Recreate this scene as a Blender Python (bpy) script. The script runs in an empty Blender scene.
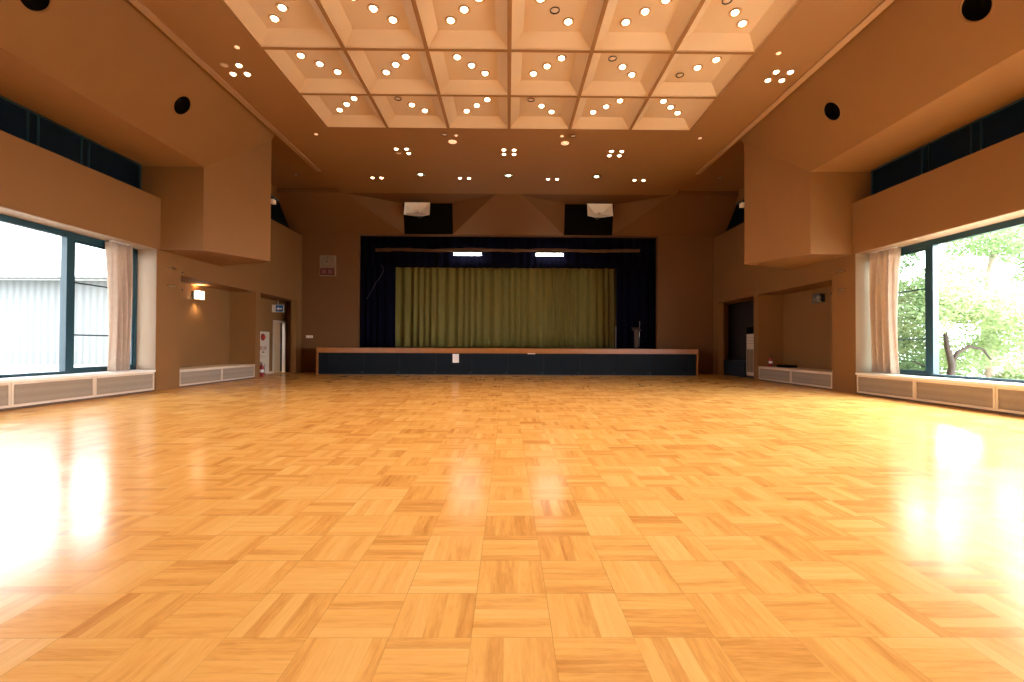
import bpy, math, random
from math import sin, cos, pi, radians
from mathutils import Vector, Matrix

SC = bpy.context.scene
COL = SC.collection

# ---------------------------------------------------------------- camera, world, exposure
EYE = 1.08                                   # eye height above the floor
YAW, PITCH, ROLL = 0.00865, 0.0110, 0.0046
def camera_axes():
    f = Vector((sin(YAW)*cos(PITCH), cos(YAW)*cos(PITCH), sin(PITCH)))
    r = Vector((cos(YAW), -sin(YAW), 0)); u = r.cross(f)
    return (cos(ROLL)*r + sin(ROLL)*u, -sin(ROLL)*r + cos(ROLL)*u, f)
cr, cu, cf = camera_axes()
cam_data = bpy.data.cameras.new('camera'); cam = bpy.data.objects.new('camera', cam_data); COL.objects.link(cam)
cam.matrix_world = Matrix(((cr.x, cu.x, -cf.x, 0), (cr.y, cu.y, -cf.y, 0), (cr.z, cu.z, -cf.z, EYE), (0, 0, 0, 1)))
cam_data.lens = 16.0; cam_data.sensor_width = 36.0; cam_data.clip_start = 0.05; cam_data.clip_end = 300
SC.camera = cam

DAY = 17.0                                    # overcast sky strength
LAMP = 34.0                                  # watts of one downlight
WARM = (1.0, 0.60, 0.27)
W = bpy.data.worlds.new('overcast_sky'); SC.world = W; W.use_nodes = True
wn = W.node_tree.nodes; wl = W.node_tree.links
bg = wn['Background']; bg.inputs['Strength'].default_value = DAY
geo = wn.new('ShaderNodeTexCoord'); sep = wn.new('ShaderNodeSeparateXYZ'); wl.new(geo.outputs['Generated'], sep.inputs[0])
rmp = wn.new('ShaderNodeValToRGB'); wl.new(sep.outputs['Z'], rmp.inputs[0]); wl.new(rmp.outputs[0], bg.inputs['Color'])
east = wn.new('ShaderNodeMapRange'); wl.new(sep.outputs['X'], east.inputs['Value'])      # sky shaped for the light: brighter over the garden, dimmer on the left
east.inputs['From Min'].default_value = -.6; east.inputs['From Max'].default_value = .8; east.inputs['To Min'].default_value = DAY*.62; east.inputs['To Max'].default_value = DAY*2.0
wl.new(east.outputs[0], bg.inputs['Strength'])
rmp.color_ramp.elements[0].position = 0.0; rmp.color_ramp.elements[0].color = (0.80, 0.84, 0.88, 1)
rmp.color_ramp.elements[1].position = 0.6; rmp.color_ramp.elements[1].color = (0.92, 0.97, 1.0, 1)

SC.view_settings.view_transform = 'Standard'; SC.view_settings.look = 'None'
SC.view_settings.gamma = 1.0; SC.view_settings.use_curve_mapping = False
SC.view_settings.exposure = 0.06
try:
    SC.cycles.use_denoising = True
    SC.cycles.denoiser = 'OPENIMAGEDENOISE'
    SC.cycles.max_bounces = 10; SC.cycles.diffuse_bounces = 6; SC.cycles.glossy_bounces = 4
    SC.cycles.transparent_max_bounces = 24
    SC.cycles.sample_clamp_indirect = 8.0
    SC.cycles.caustics_reflective = False; SC.cycles.caustics_refractive = False
except Exception:
    pass

# ---------------------------------------------------------------- mesh helper
class MB:
    def __init__(s): s.v = []; s.f = []; s.m = []; s.mi = 0; s.sm = []
    def face(s, pts, smooth=False):
        i = len(s.v); s.v += [tuple(p) for p in pts]; s.f.append(tuple(range(i, i+len(pts)))); s.m.append(s.mi); s.sm.append(smooth)
    def raw(s, vs, fs, smooth=False):
        i = len(s.v); s.v += [tuple(p) for p in vs]
        for f in fs: s.f.append(tuple(i+k for k in f)); s.m.append(s.mi); s.sm.append(smooth)
    def box(s, x0, x1, y0, y1, z0, z1):
        x0, x1 = min(x0, x1), max(x0, x1); y0, y1 = min(y0, y1), max(y0, y1); z0, z1 = min(z0, z1), max(z0, z1)
        s.raw([(x0,y0,z0),(x1,y0,z0),(x1,y1,z0),(x0,y1,z0),(x0,y0,z1),(x1,y0,z1),(x1,y1,z1),(x0,y1,z1)],
              [(0,3,2,1),(4,5,6,7),(0,1,5,4),(1,2,6,5),(2,3,7,6),(3,0,4,7)])
        return s
    def prism(s, poly, z0, z1):
        """poly: (x, y) outline, extruded from z0 to z1"""
        n = len(poly); a = sum(poly[i][0]*poly[(i+1)%n][1]-poly[(i+1)%n][0]*poly[i][1] for i in range(n))
        if a < 0: poly = poly[::-1]
        s.raw([(x,y,z0) for x,y in poly]+[(x,y,z1) for x,y in poly],
              [tuple(range(n-1,-1,-1)), tuple(range(n,2*n))]+[(i,(i+1)%n,n+(i+1)%n,n+i) for i in range(n)])
        return s
    def extrude_y(s, poly, y0, y1):
        """poly: (x, z) outline, extruded from y0 to y1"""
        n = len(poly)
        s.raw([(x,y0,z) for x,z in poly]+[(x,y1,z) for x,z in poly],
              [tuple(range(n)), tuple(range(2*n-1,n-1,-1))]+[(i,n+i,n+(i+1)%n,(i+1)%n) for i in range(n)])
        return s
    def tube(s, pts, r, n=10, caps=True):
        pts = [Vector(p) for p in pts]; rs = r if isinstance(r, (list, tuple)) else [r]*len(pts)
        rings = []; up = None
        for i, p in enumerate(pts):
            t = (pts[min(i+1,len(pts)-1)]-pts[max(i-1,0)]).normalized()
            if up is None or abs(up.dot(t)) > .98: up = Vector((0,0,1)) if abs(t.z) < .9 else Vector((1,0,0))
            a = t.cross(up).normalized(); b = a.cross(t).normalized(); up = b
            rings.append([p+rs[i]*(cos(2*pi*k/n)*a+sin(2*pi*k/n)*b) for k in range(n)])
        vs = [v for R in rings for v in R]; fs = []
        for i in range(len(pts)-1):
            for k in range(n): fs.append((i*n+k, i*n+(k+1)%n, (i+1)*n+(k+1)%n, (i+1)*n+k))
        if caps: fs += [tuple(range(n-1,-1,-1)), tuple(range((len(pts)-1)*n, len(pts)*n))]
        s.raw(vs, fs, True); return s
    def lathe(s, prof, c=(0,0,0), axis='z', n=20):
        """prof: (radius, height) pairs along the axis from c"""
        vs = []
        for r, h in prof:
            for k in range(n):
                a = 2*pi*k/n; p = (r*cos(a), r*sin(a), h)
                if axis == 'y': p = (p[0], p[2], p[1])
                if axis == 'x': p = (p[2], p[0], p[1])
                vs.append((c[0]+p[0], c[1]+p[1], c[2]+p[2]))
        fs = []
        for i in range(len(prof)-1):
            for k in range(n): fs.append((i*n+k, i*n+(k+1)%n, (i+1)*n+(k+1)%n, (i+1)*n+k))
        if prof[0][0] > 1e-5: fs.append(tuple(range(n-1,-1,-1)))
        if prof[-1][0] > 1e-5: fs.append(tuple(range((len(prof)-1)*n, len(prof)*n)))
        s.raw(vs, fs, True); return s
    def build(s, name, mats, parent=None, bevel=0.0, fix=True, angle=radians(35)):
        off = parent_world(parent)
        me = bpy.data.meshes.new(name)
        me.from_pydata([(x-off.x, y-off.y, z-off.z) for x,y,z in s.v], [], s.f)
        mats = mats if isinstance(mats, (list, tuple)) else [mats]
        for m in mats: me.materials.append(m)
        for p, mi, sm in zip(me.polygons, s.m, s.sm): p.material_index = mi; p.use_smooth = sm
        if fix:
            import bmesh
            bm = bmesh.new(); bm.from_mesh(me); bmesh.ops.remove_doubles(bm, verts=bm.verts, dist=1e-5)
            bmesh.ops.recalc_face_normals(bm, faces=bm.faces); bm.to_mesh(me); bm.free()
        o = bpy.data.objects.new(name, me); COL.objects.link(o)
        if parent is not None: o.parent = parent
        if bevel > 0:
            b = o.modifiers.new('bevel', 'BEVEL'); b.width = bevel; b.segments = 2; b.limit_method = 'ANGLE'
        return o
def parent_world(p):
    v = Vector((0,0,0))
    while p is not None: v += p.location; p = p.parent
    return v
def tag(o, label, cat, group=None, kind=None):
    o['label'] = label; o['category'] = cat
    if group: o['group'] = group
    if kind: o['kind'] = kind
    return o
def thing(name, loc, label, cat, group=None):
    o = bpy.data.objects.new(name, None); o.location = loc; o.empty_display_size = .1; COL.objects.link(o)
    return tag(o, label, cat, group)
def struct(o, label, cat): return tag(o, label, cat, None, 'structure')

# ---------------------------------------------------------------- materials
def nodes(name):
    m = bpy.data.materials.new(name); m.use_nodes = True
    return m, m.node_tree.nodes, m.node_tree.links, m.node_tree.nodes['Principled BSDF']
def plain(name, col, rough=.6, metal=0, spec=.5, noise=.06, scale=6, bump=0.0, emit=None, es=0, trans=0):
    m, N, L, P = nodes(name)
    P.inputs['Roughness'].default_value = rough; P.inputs['Metallic'].default_value = metal
    P.inputs['Specular IOR Level'].default_value = spec
    tc = N.new('ShaderNodeTexCoord'); nz = N.new('ShaderNodeTexNoise'); nz.inputs['Scale'].default_value = scale; nz.inputs['Detail'].default_value = 4
    L.new(tc.outputs['Object'], nz.inputs['Vector'])
    mx = N.new('ShaderNodeMix'); mx.data_type = 'RGBA'
    mx.inputs['A'].default_value = (*[c*(1-noise) for c in col], 1); mx.inputs['B'].default_value = (*[min(1, c*(1+noise)) for c in col], 1)
    L.new(nz.outputs['Fac'], mx.inputs['Factor']); L.new(mx.outputs['Result'], P.inputs['Base Color'])
    if bump > 0:
        b = N.new('ShaderNodeBump'); b.inputs['Strength'].default_value = bump; b.inputs['Distance'].default_value = .01
        n2 = N.new('ShaderNodeTexNoise'); n2.inputs['Scale'].default_value = scale*25; L.new(tc.outputs['Object'], n2.inputs['Vector'])
        L.new(n2.outputs['Fac'], b.inputs['Height']); L.new(b.outputs['Normal'], P.inputs['Normal'])
    if emit: P.inputs['Emission Color'].default_value = (*emit, 1); P.inputs['Emission Strength'].default_value = es
    return m

def parquet():
    T, TX, TY = 0.30204, -0.1317, 1.6974
    m, N, L, P = nodes('parquet_blocks')
    def math_(op, a, b=None, c=None):
        n = N.new('ShaderNodeMath'); n.operation = op
        for i, v in enumerate((a, b, c)):
            if v is None: continue
            if isinstance(v, (int, float)): n.inputs[i].default_value = v
            else: L.new(v, n.inputs[i])
        return n.outputs[0]
    tc = N.new('ShaderNodeTexCoord'); sx = N.new('ShaderNodeSeparateXYZ'); L.new(tc.outputs['Object'], sx.inputs[0])
    u = math_('DIVIDE', math_('SUBTRACT', sx.outputs['X'], TX), T); v = math_('DIVIDE', math_('SUBTRACT', sx.outputs['Y'], TY), T)
    cu_, cv_ = math_('FLOOR', u), math_('FLOOR', v); fu, fv = math_('FRACT', u), math_('FRACT', v)
    par = math_('FLOORED_MODULO', math_('ADD', cu_, cv_), 2.0)           # 1: strips run away from the viewer
    ipar = math_('SUBTRACT', 1.0, par)
    a = math_('ADD', math_('MULTIPLY', fu, par), math_('MULTIPLY', fv, ipar))
    b = math_('ADD', math_('MULTIPLY', fv, par), math_('MULTIPLY', fu, ipar))
    st = math_('FLOOR', math_('MULTIPLY', a, 5.0))
    cell = N.new('ShaderNodeCombineXYZ'); L.new(cu_, cell.inputs[0]); L.new(cv_, cell.inputs[1])
    cid = N.new('ShaderNodeTexWhiteNoise'); cid.noise_dimensions = '3D'; L.new(cell.outputs[0], cid.inputs['Vector'])
    strip = N.new('ShaderNodeCombineXYZ'); L.new(cu_, strip.inputs[0]); L.new(cv_, strip.inputs[1]); L.new(math_('ADD', st, 7.3), strip.inputs[2])
    sid = N.new('ShaderNodeTexWhiteNoise'); sid.noise_dimensions = '3D'; L.new(strip.outputs[0], sid.inputs['Vector'])
    # grain: stretched noise along the strip
    gx = math_('ADD', math_('MULTIPLY', a, 9.0), math_('MULTIPLY', sid.outputs['Value'], 37.0))
    gy = math_('ADD', math_('MULTIPLY', b, 0.9), math_('MULTIPLY', cid.outputs['Value'], 53.0))
    gv = N.new('ShaderNodeCombineXYZ'); L.new(gx, gv.inputs[0]); L.new(gy, gv.inputs[1]); L.new(math_('MULTIPLY', st, 3.7), gv.inputs[2])
    g1 = N.new('ShaderNodeTexNoise'); g1.inputs['Scale'].default_value = 1.0; g1.inputs['Detail'].default_value = 5; g1.inputs['Roughness'].default_value = .6
    g1.inputs['Distortion'].default_value = .6; L.new(gv.outputs[0], g1.inputs['Vector'])
    g2 = N.new('ShaderNodeTexNoise'); g2.inputs['Scale'].default_value = 6.0; g2.inputs['Detail'].default_value = 3; L.new(gv.outputs[0], g2.inputs['Vector'])
    tone = math_('ADD', math_('MULTIPLY', sid.outputs['Value'], .40), math_('MULTIPLY', cid.outputs['Value'], .24))
    tone = math_('ADD', tone, math_('MULTIPLY', math_('SUBTRACT', g1.outputs['Fac'], .5), .85))
    tone = math_('ADD', tone, math_('MULTIPLY', math_('SUBTRACT', g2.outputs['Fac'], .5), .30))
    tone = math_('ADD', tone, .16)
    rp = N.new('ShaderNodeValToRGB'); L.new(tone, rp.inputs[0])
    e = rp.color_ramp.elements; e[0].position = -.0; e[0].color = FLOOR_DARK; e[1].position = 1.0; e[1].color = FLOOR_LIGHT
    k = e.new(.45); k.color = FLOOR_MID
    # joints
    edge = math_('MINIMUM', math_('MINIMUM', fu, math_('SUBTRACT', 1.0, fu)), math_('MINIMUM', fv, math_('SUBTRACT', 1.0, fv)))
    wid = math_('ADD', math_('MULTIPLY', cid.outputs['Value'], .003), .002)
    j = math_('LESS_THAN', edge, wid)
    fa = math_('FRACT', math_('MULTIPLY', a, 5.0)); sj = math_('LESS_THAN', fa, .02)
    jf = math_('MAXIMUM', math_('MULTIPLY', j, math_('ADD', math_('MULTIPLY', cid.outputs['Value'], .35), .25)), math_('MULTIPLY', sj, .15))
    mx = N.new('ShaderNodeMix'); mx.data_type = 'RGBA'; L.new(jf, mx.inputs['Factor']); L.new(rp.outputs[0], mx.inputs['A']); mx.inputs['B'].default_value = (.10, .03, .008, 1)
    L.new(mx.outputs['Result'], P.inputs['Base Color'])
    L.new(math_('ADD', math_('MULTIPLY', cid.outputs['Value'], .06), FLOOR_ROUGH), P.inputs['Roughness'])
    P.inputs['Specular IOR Level'].default_value = .42
    return m
FLOOR_DARK = (.55, .23, .05, 1); FLOOR_MID = (.84, .45, .118, 1); FLOOR_LIGHT = (.93, .60, .21, 1); FLOOR_ROUGH = .16

def grille_mat(name, c0, c1, pitch):
    m, N, L, P = nodes(name)
    tc = N.new('ShaderNodeTexCoord'); sx = N.new('ShaderNodeSeparateXYZ'); L.new(tc.outputs['Object'], sx.inputs[0])
    mt = N.new('ShaderNodeMath'); mt.operation = 'DIVIDE'; L.new(sx.outputs['Z'], mt.inputs[0]); mt.inputs[1].default_value = pitch
    fr = N.new('ShaderNodeMath'); fr.operation = 'FRACT'; L.new(mt.outputs[0], fr.inputs[0])
    gt = N.new('ShaderNodeMath'); gt.operation = 'GREATER_THAN'; gt.inputs[1].default_value = .55; L.new(fr.outputs[0], gt.inputs[0])
    mx = N.new('ShaderNodeMix'); mx.data_type = 'RGBA'; L.new(gt.outputs[0], mx.inputs['Factor']); mx.inputs['A'].default_value = (*c0, 1); mx.inputs['B'].default_value = (*c1, 1)
    L.new(mx.outputs['Result'], P.inputs['Base Color']); P.inputs['Roughness'].default_value = .5
    return m
def siding_mat():
    m, N, L, P = nodes('white_siding')
    tc = N.new('ShaderNodeTexCoord'); wv = N.new('ShaderNodeTexWave'); wv.wave_type = 'BANDS'; wv.bands_direction = 'X'; wv.inputs['Scale'].default_value = 1.3
    wv.inputs['Distortion'].default_value = 1.5; wv.inputs['Detail'].default_value = 2
    L.new(tc.outputs['Object'], wv.inputs['Vector'])
    rp = N.new('ShaderNodeValToRGB'); L.new(wv.outputs['Fac'], rp.inputs[0])
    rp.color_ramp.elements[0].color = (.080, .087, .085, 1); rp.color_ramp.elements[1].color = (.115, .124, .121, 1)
    L.new(rp.outputs[0], P.inputs['Base Color']); P.inputs['Roughness'].default_value = .6
    return m
def glass_mat(name, tint=(1, 1, 1)):
    m = bpy.data.materials.new(name); m.use_nodes = True; N = m.node_tree.nodes; L = m.node_tree.links; N.clear()
    out = N.new('ShaderNodeOutputMaterial'); mix = N.new('ShaderNodeMixShader'); tr = N.new('ShaderNodeBsdfTransparent'); gl = N.new('ShaderNodeBsdfGlossy')
    tr.inputs['Color'].default_value = (*tint, 1); gl.inputs['Roughness'].default_value = .02
    lw = N.new('ShaderNodeLayerWeight'); lw.inputs['Blend'].default_value = .5
    pw = N.new('ShaderNodeMath'); pw.operation = 'POWER'; L.new(lw.outputs['Facing'], pw.inputs[0]); pw.inputs[1].default_value = 5.0
    fr = N.new('ShaderNodeMath'); fr.operation = 'MULTIPLY_ADD'; L.new(pw.outputs[0], fr.inputs[0]); fr.inputs[1].default_value = .5; fr.inputs[2].default_value = .03
    L.new(fr.outputs[0], mix.inputs['Fac']); L.new(tr.outputs[0], mix.inputs[1]); L.new(gl.outputs[0], mix.inputs[2]); L.new(mix.outputs[0], out.inputs['Surface'])
    return m
def leaf_mat(name, c0, c1):
    m = bpy.data.materials.new(name); m.use_nodes = True; N = m.node_tree.nodes; L = m.node_tree.links; N.clear()
    out = N.new('ShaderNodeOutputMaterial'); mix = N.new('ShaderNodeMixShader'); d = N.new('ShaderNodeBsdfDiffuse'); t = N.new('ShaderNodeBsdfTranslucent')
    g = N.new('ShaderNodeNewGeometry'); mx = N.new('ShaderNodeMix'); mx.data_type = 'RGBA'; L.new(g.outputs['Random Per Island'], mx.inputs['Factor'])
    mx.inputs['A'].default_value = (*c0, 1); mx.inputs['B'].default_value = (*c1, 1)
    L.new(mx.outputs['Result'], d.inputs['Color']); L.new(mx.outputs['Result'], t.inputs['Color'])
    mix.inputs['Fac'].default_value = .45; L.new(d.outputs[0], mix.inputs[1]); L.new(t.outputs[0], mix.inputs[2]); L.new(mix.outputs[0], out.inputs['Surface'])
    return m
def cloth_mat(name, col, trans=.25):
    m = bpy.data.materials.new(name); m.use_nodes = True; N = m.node_tree.nodes; L = m.node_tree.links; N.clear()
    out = N.new('ShaderNodeOutputMaterial'); mix = N.new('ShaderNodeMixShader'); d = N.new('ShaderNodeBsdfDiffuse'); t = N.new('ShaderNodeBsdfTranslucent')
    tc = N.new('ShaderNodeTexCoord'); nz = N.new('ShaderNodeTexNoise'); nz.inputs['Scale'].default_value = 9; L.new(tc.outputs['Object'], nz.inputs['Vector'])
    mx = N.new('ShaderNodeMix'); mx.data_type = 'RGBA'; L.new(nz.outputs['Fac'], mx.inputs['Factor'])
    mx.inputs['A'].default_value = (*[c*.85 for c in col], 1); mx.inputs['B'].default_value = (*[min(1, c*1.1) for c in col], 1)
    L.new(mx.outputs['Result'], d.inputs['Color']); L.new(mx.outputs['Result'], t.inputs['Color'])
    mix.inputs['Fac'].default_value = trans; L.new(d.outputs[0], mix.inputs[1]); L.new(t.outputs[0], mix.inputs[2]); L.new(mix.outputs[0], out.inputs['Surface'])
    return m

M = dict(
    floor=parquet(),
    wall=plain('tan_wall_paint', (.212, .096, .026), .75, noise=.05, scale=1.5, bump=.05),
    lining=plain('pale_reveal_lining', (.34, .25, .17), .7, noise=.03),
    wallshaded=plain('tan_wall_paint_shaded', (.145, .060, .016), .75, noise=.05, scale=1.5, bump=.05),  # wall tan darkened: the shade near the stage is put into the colour
    ceil=plain('tan_ceiling_paint', (.252, .120, .038), .75, noise=.04, scale=1.5),
    cream=plain('cream_coffer_plaster', (.55, .40, .265), .7, noise=.03, scale=2),
    trim=plain('pale_tan_trim', (.36, .21, .11), .6, noise=.03),
    black=plain('black_cloth', (.004, .0035, .003), .95, noise=.2, scale=30, spec=.05),
    navy=plain('navy_velvet', (.003, .0032, .010), .95, noise=.3, scale=20, spec=.03),
    green=plain('olive_green_drape', (.235, .195, .055), .8, noise=.1, scale=8, spec=.2),
    stagewood=plain('orange_stage_wood', (.31, .105, .016), .4, noise=.25, scale=4),
    slate=plain('slate_blue_panel', (.008, .011, .015), .6, spec=.08, noise=.2, scale=3),
    alu=plain('dark_teal_aluminium', (.012, .050, .072), .4, noise=.1),
    marble=plain('white_sill_stone', (.80, .77, .72), .3, noise=.04, scale=5),
    beige=plain('beige_enamel', (.60, .48, .37), .5, noise=.04),
    frame=plain('pale_frame_enamel', (.66, .55, .43), .5, noise=.03),
    plinth=plain('dark_brown_plinth', (.12, .075, .045), .6),
    grille=grille_mat('beige_louvre', (.50, .40, .30), (.26, .19, .13), .016),
    glass=glass_mat('clear_glass'), screen=glass_mat('greyed_glass', (.62, .66, .64)),
    darkpane=plain('navy_blackout_glass', (.003, .010, .021), .6, noise=.1, spec=.08),
    white=plain('white_plastic', (.80, .78, .74), .45, noise=.02),
    steel=plain('brushed_steel', (.60, .58, .55), .3, metal=1),
    darkmetal=plain('dark_metal', (.03, .028, .026), .4, metal=.5),
    bulb=plain('lit_bulb', (1, .9, .75), .5, emit=(1.0, .78, .48), es=14),
    bulbdim=plain('dim_bulb', (1, .9, .75), .5, emit=(1.0, .62, .34), es=.6),
    bulbcool=plain('halogen_bulb', (1, 1, .9), .5, emit=(.86, 1.0, .70), es=6),
    reflector=plain('silver_reflector', (.75, .78, .70), .15, metal=1),
    tube=plain('fluorescent_tube', (1, 1, 1), .5, emit=(1.0, .95, .84), es=23),
    sconce=plain('lit_sconce_glass', (1, .9, .8), .5, emit=(1.0, .74, .46), es=5),
    smoke=plain('grey_sconce_glass', (.10, .10, .10), .25),
    red=plain('signal_red', (.26, .010, .012), .4),
    darkred=plain('dull_dark_red', (.10, .005, .006), .5),
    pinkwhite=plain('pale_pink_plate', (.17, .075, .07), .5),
    lampred=plain('red_lamp_glass', (.60, .06, .03), .25),
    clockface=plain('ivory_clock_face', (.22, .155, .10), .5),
    blue=plain('signal_blue', (.01, .10, .28), .4),
    doorwood=plain('light_door_wood', (.58, .40, .22), .5, noise=.12, scale=5),
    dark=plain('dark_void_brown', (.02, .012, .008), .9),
    curtain=cloth_mat('pinkish_beige_curtain', (.58, .46, .37), .14),
    siding=siding_mat(),
    roofing=plain('pale_roofing', (.85, .87, .85), .7),
    concrete=plain('pale_concrete', (.30, .30, .29), .9, noise=.1),
    bark=plain('dark_bark', (.045, .035, .028), .9, noise=.4, scale=12),
    gravel=plain('pale_garden_gravel', (.56, .52, .44), .95, noise=.4, scale=2),
    rock=plain('pale_garden_rock', (.50, .42, .38), .9, noise=.25, scale=4),
    leafA=leaf_mat('light_maple_leaf', (.22, .32, .14), (.44, .54, .32)),
    leafB=leaf_mat('deep_green_leaf', (.14, .23, .10), (.30, .42, .22)),
    palebark=plain('pale_pinkish_bark', (.40, .33, .30), .9, noise=.3, scale=10),
    bamboo=plain('brown_rough_batten', (.09, .038, .010), .8, noise=.35, scale=30),
    orange=plain('dull_brown_wood', (.06, .028, .012), .6),
    mat=plain('dark_blue_vinyl', (.012, .020, .032), .5, noise=.1),
    paper=plain('white_paper', (.85, .82, .76), .8, noise=.01),
)

# ---------------------------------------------------------------- room dimensions
XW, XH = 8.145, 8.075          # side wall plane, radiator fronts
ZB, ZT = 3.288, 4.50           # band over the windows: bottom, top
YB, Y0, YF = 10.69, -4.0, 18.0 # bulkhead front, back of hall, front wall
ZS, XS, YS = 6.63, 6.12, 14.47 # ceiling slab: underside, half width, stage end
XC, YC, CELL = 4.65, 11.60, 1.55
NROW = 6
SIDES = ((-1, 'left'), (1, 'right'))

# floor
o = MB().box(-9.3, 9.3, Y0-.2, 19.0, -.12, 0).build('floor', M['floor']); struct(o, 'glossy orange parquet floor of square wood blocks', 'floor')

for s, side in SIDES:
    X = lambda x: s*x
    w = MB()
    w.box(X(XW), X(8.75), Y0, YB, ZB, ZT)                      # band over the window
    w.box(X(8.54), X(8.75), Y0, 10.6, 0, .45)                  # low wall behind the radiators
    w.box(X(XW), X(8.72), 10.60, 11.37, 0, ZB+.02)              # pilaster with the window reveal
    w.box(X(XW), X(9.07), 11.37, 19.0, 2.79, 5.40)              # wall over the alcoves
    w.box(X(XW), X(9.07), 14.75, 15.02, 0, 2.80)                # pier between the alcoves
    w.box(X(XW), X(8.35), 17.55, 18.05, 0, 2.80)               # end pier
    if s < 0:
        w.box(X(8.97), X(9.07), 11.3, 17.42, 0, 2.80); w.box(X(8.72), X(9.07), 11.28, 11.37, 0, 2.80); w.box(X(8.97), X(9.07), 18.42, 19.0, 0, 2.80); w.box(X(8.97), X(9.07), 17.4, 18.45, 2.02, 2.80)
    else:
        w.box(X(8.97), X(9.07), 11.3, 19.0, 0, 2.80); w.box(X(8.72), X(9.07), 11.28, 11.37, 0, 2.80)
    w.box(X(8.0), X(9.07), 18.65, 19.0, 0, 2.80)                # end wall of the second alcove
    w.box(X(8.62), X(9.07), Y0, 11.6, ZT-.02, 7.2)              # outer wall behind the clerestory
    w.box(X(8.62), X(9.07), 11.5, 19.0, 5.3, 7.2)
    w.box(X(8.50), X(8.62), 12.0, 18.0, 6.45, 7.0)             # header over the rear clerestory
    o = w.build('wall_'+side, M['wall']); struct(o, f'tan painted {side} side wall with window band, pilaster and two alcoves', 'wall')

    o = MB().box(X(XW+.004), X(8.60), 10.585, 10.60, .50, ZB).box(X(XW+.004), X(8.60), Y0, 10.60, ZB-.012, ZB).build(f'trim_{9 if s < 0 else 10}', M['lining']); struct(o, f'pale lining of the {side} window reveal', 'window reveal')
    # bulkhead that hangs at the end of the window bay
    o = MB().prism([(X(8.62), YB), (X(7.15), YB), (X(6.30), 12.07), (X(XW), 12.95), (X(8.62), 12.95)], 3.29, 7.1).build('wall_'+side+'_bulkhead', M['wall'])
    struct(o, f'angular tan bulkhead box hanging from the {side} side of the ceiling', 'wall')

    # sloped ceiling panel with round recessed openings, and the flat soffit over the clerestory
    P0, P1 = Vector((X(7.15), 0, 5.245)), Vector((X(5.98), 0, 5.245+1.49*1.17))
    nrm = Vector((-s*1.49, 0, -1.0)).normalized()               # towards the hall
    dirv = (P1-P0); slen = dirv.length; dirv.normalize()
    holes = [(9.30, .86, .20), (6.40, .86, .20)]
    def pt(y, t, d=0.0): q = P0+dirv*t+nrm*d; return (q.x, y, q.z)
    w = MB(); w.mi = 1; w.face([(X(8.75), Y0, 5.245), (X(8.75), 12.0, 5.245), (X(7.15), 12.0, 5.245), (X(7.15), Y0, 5.245)]); w.mi = 0  # soffit in the lighter ceiling colour, standing in for window daylight on it
    ycuts = [12.07]
    for (hy, ht, hr) in holes: ycuts += [hy+.5, hy-.5]
    ycuts.append(Y0)
    for i in range(0, len(ycuts)-1):
        a, b = ycuts[i], ycuts[i+1]
        h = [q for q in holes if abs(q[0]-(a+b)/2) < .01]
        if not h:
            w.face([pt(a, 0), pt(b, 0), pt(b, slen), pt(a, slen)]); continue
        hy, ht, hr = h[0]; n = 40; ring = []; outer = []
        for k in range(n):
            an = 2*pi*k/n+pi/4; ring.append((hy+hr*cos(an), ht+hr*sin(an)))
            c_, s_ = cos(an), sin(an)
            ky = .5/abs(c_) if abs(c_) > 1e-9 else 9e9
            kt = ((slen-ht) if s_ > 0 else ht)/abs(s_) if abs(s_) > 1e-9 else 9e9
            q = min(ky, kt); outer.append((hy+q*c_, ht+q*s_))
        corners = [(hy+.5, slen), (hy-.5, slen), (hy-.5, 0), (hy+.5, 0)]
        for k in range(n):
            k2 = (k+1) % n; w.face([pt(*ring[k]), pt(*outer[k]), pt(*outer[k2]), pt(*ring[k2])])
            for cxy in corners:
                p, q = outer[k], outer[k2]
                on = lambda r: (abs(r[0]-cxy[0]) < 1e-6, abs(r[1]-cxy[1]) < 1e-6)
                if (on(p)[0] and on(q)[1] and not on(q)[0]) or (on(p)[1] and on(q)[0] and not on(q)[1]):
                    w.face([pt(*p), pt(*cxy), pt(*q)])
    o = w.build('ceiling_'+side+'_slope', [M['wall'], M['ceil']]); struct(o, f'sloping tan ceiling panel along the {side} side of the hall', 'ceiling')
    for hi, (hy, ht, hr) in enumerate(holes):
        c = P0+dirv*ht; base = Vector((c.x, hy, c.z))
        where = 'nearer the stage' if hi == 0 else 'farther from the stage'
        r = thing('ceiling_speaker', base, f'round black recessed ceiling speaker in the {side} sloping panel, {where}', 'speaker', 'round recessed ceiling speakers')
        a_, b_ = Vector((0, 1, 0)), dirv
        def ringpts(rad, d): return [base+rad*(cos(2*pi*k/32)*a_+sin(2*pi*k/32)*b_)+nrm*d for k in range(32)]
        def shell(prof, name, mat):
            q = MB(); vs = []; fs = []
            for rad, d in prof: vs += ringpts(rad, d)
            for i in range(len(prof)-1):
                for k in range(32): fs.append((i*32+k, i*32+(k+1) % 32, (i+1)*32+(k+1) % 32, (i+1)*32+k))
            if name == 'speaker_cone': fs.append(tuple(range((len(prof)-1)*32, len(prof)*32)))
            q.raw(vs, fs, True); return q.build(name, mat, r)
        shell([(hr+.02, 0.001), (hr+.02, .008), (hr-.004, .008), (hr-.004, -.07)], 'rim', M['wall'])
        shell([(hr-.004, -.02), (hr-.006, -.16), (hr*.5, -.17), (hr*.2, -.13), (.02, -.12)], 'speaker_cone', M['black'])

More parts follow.
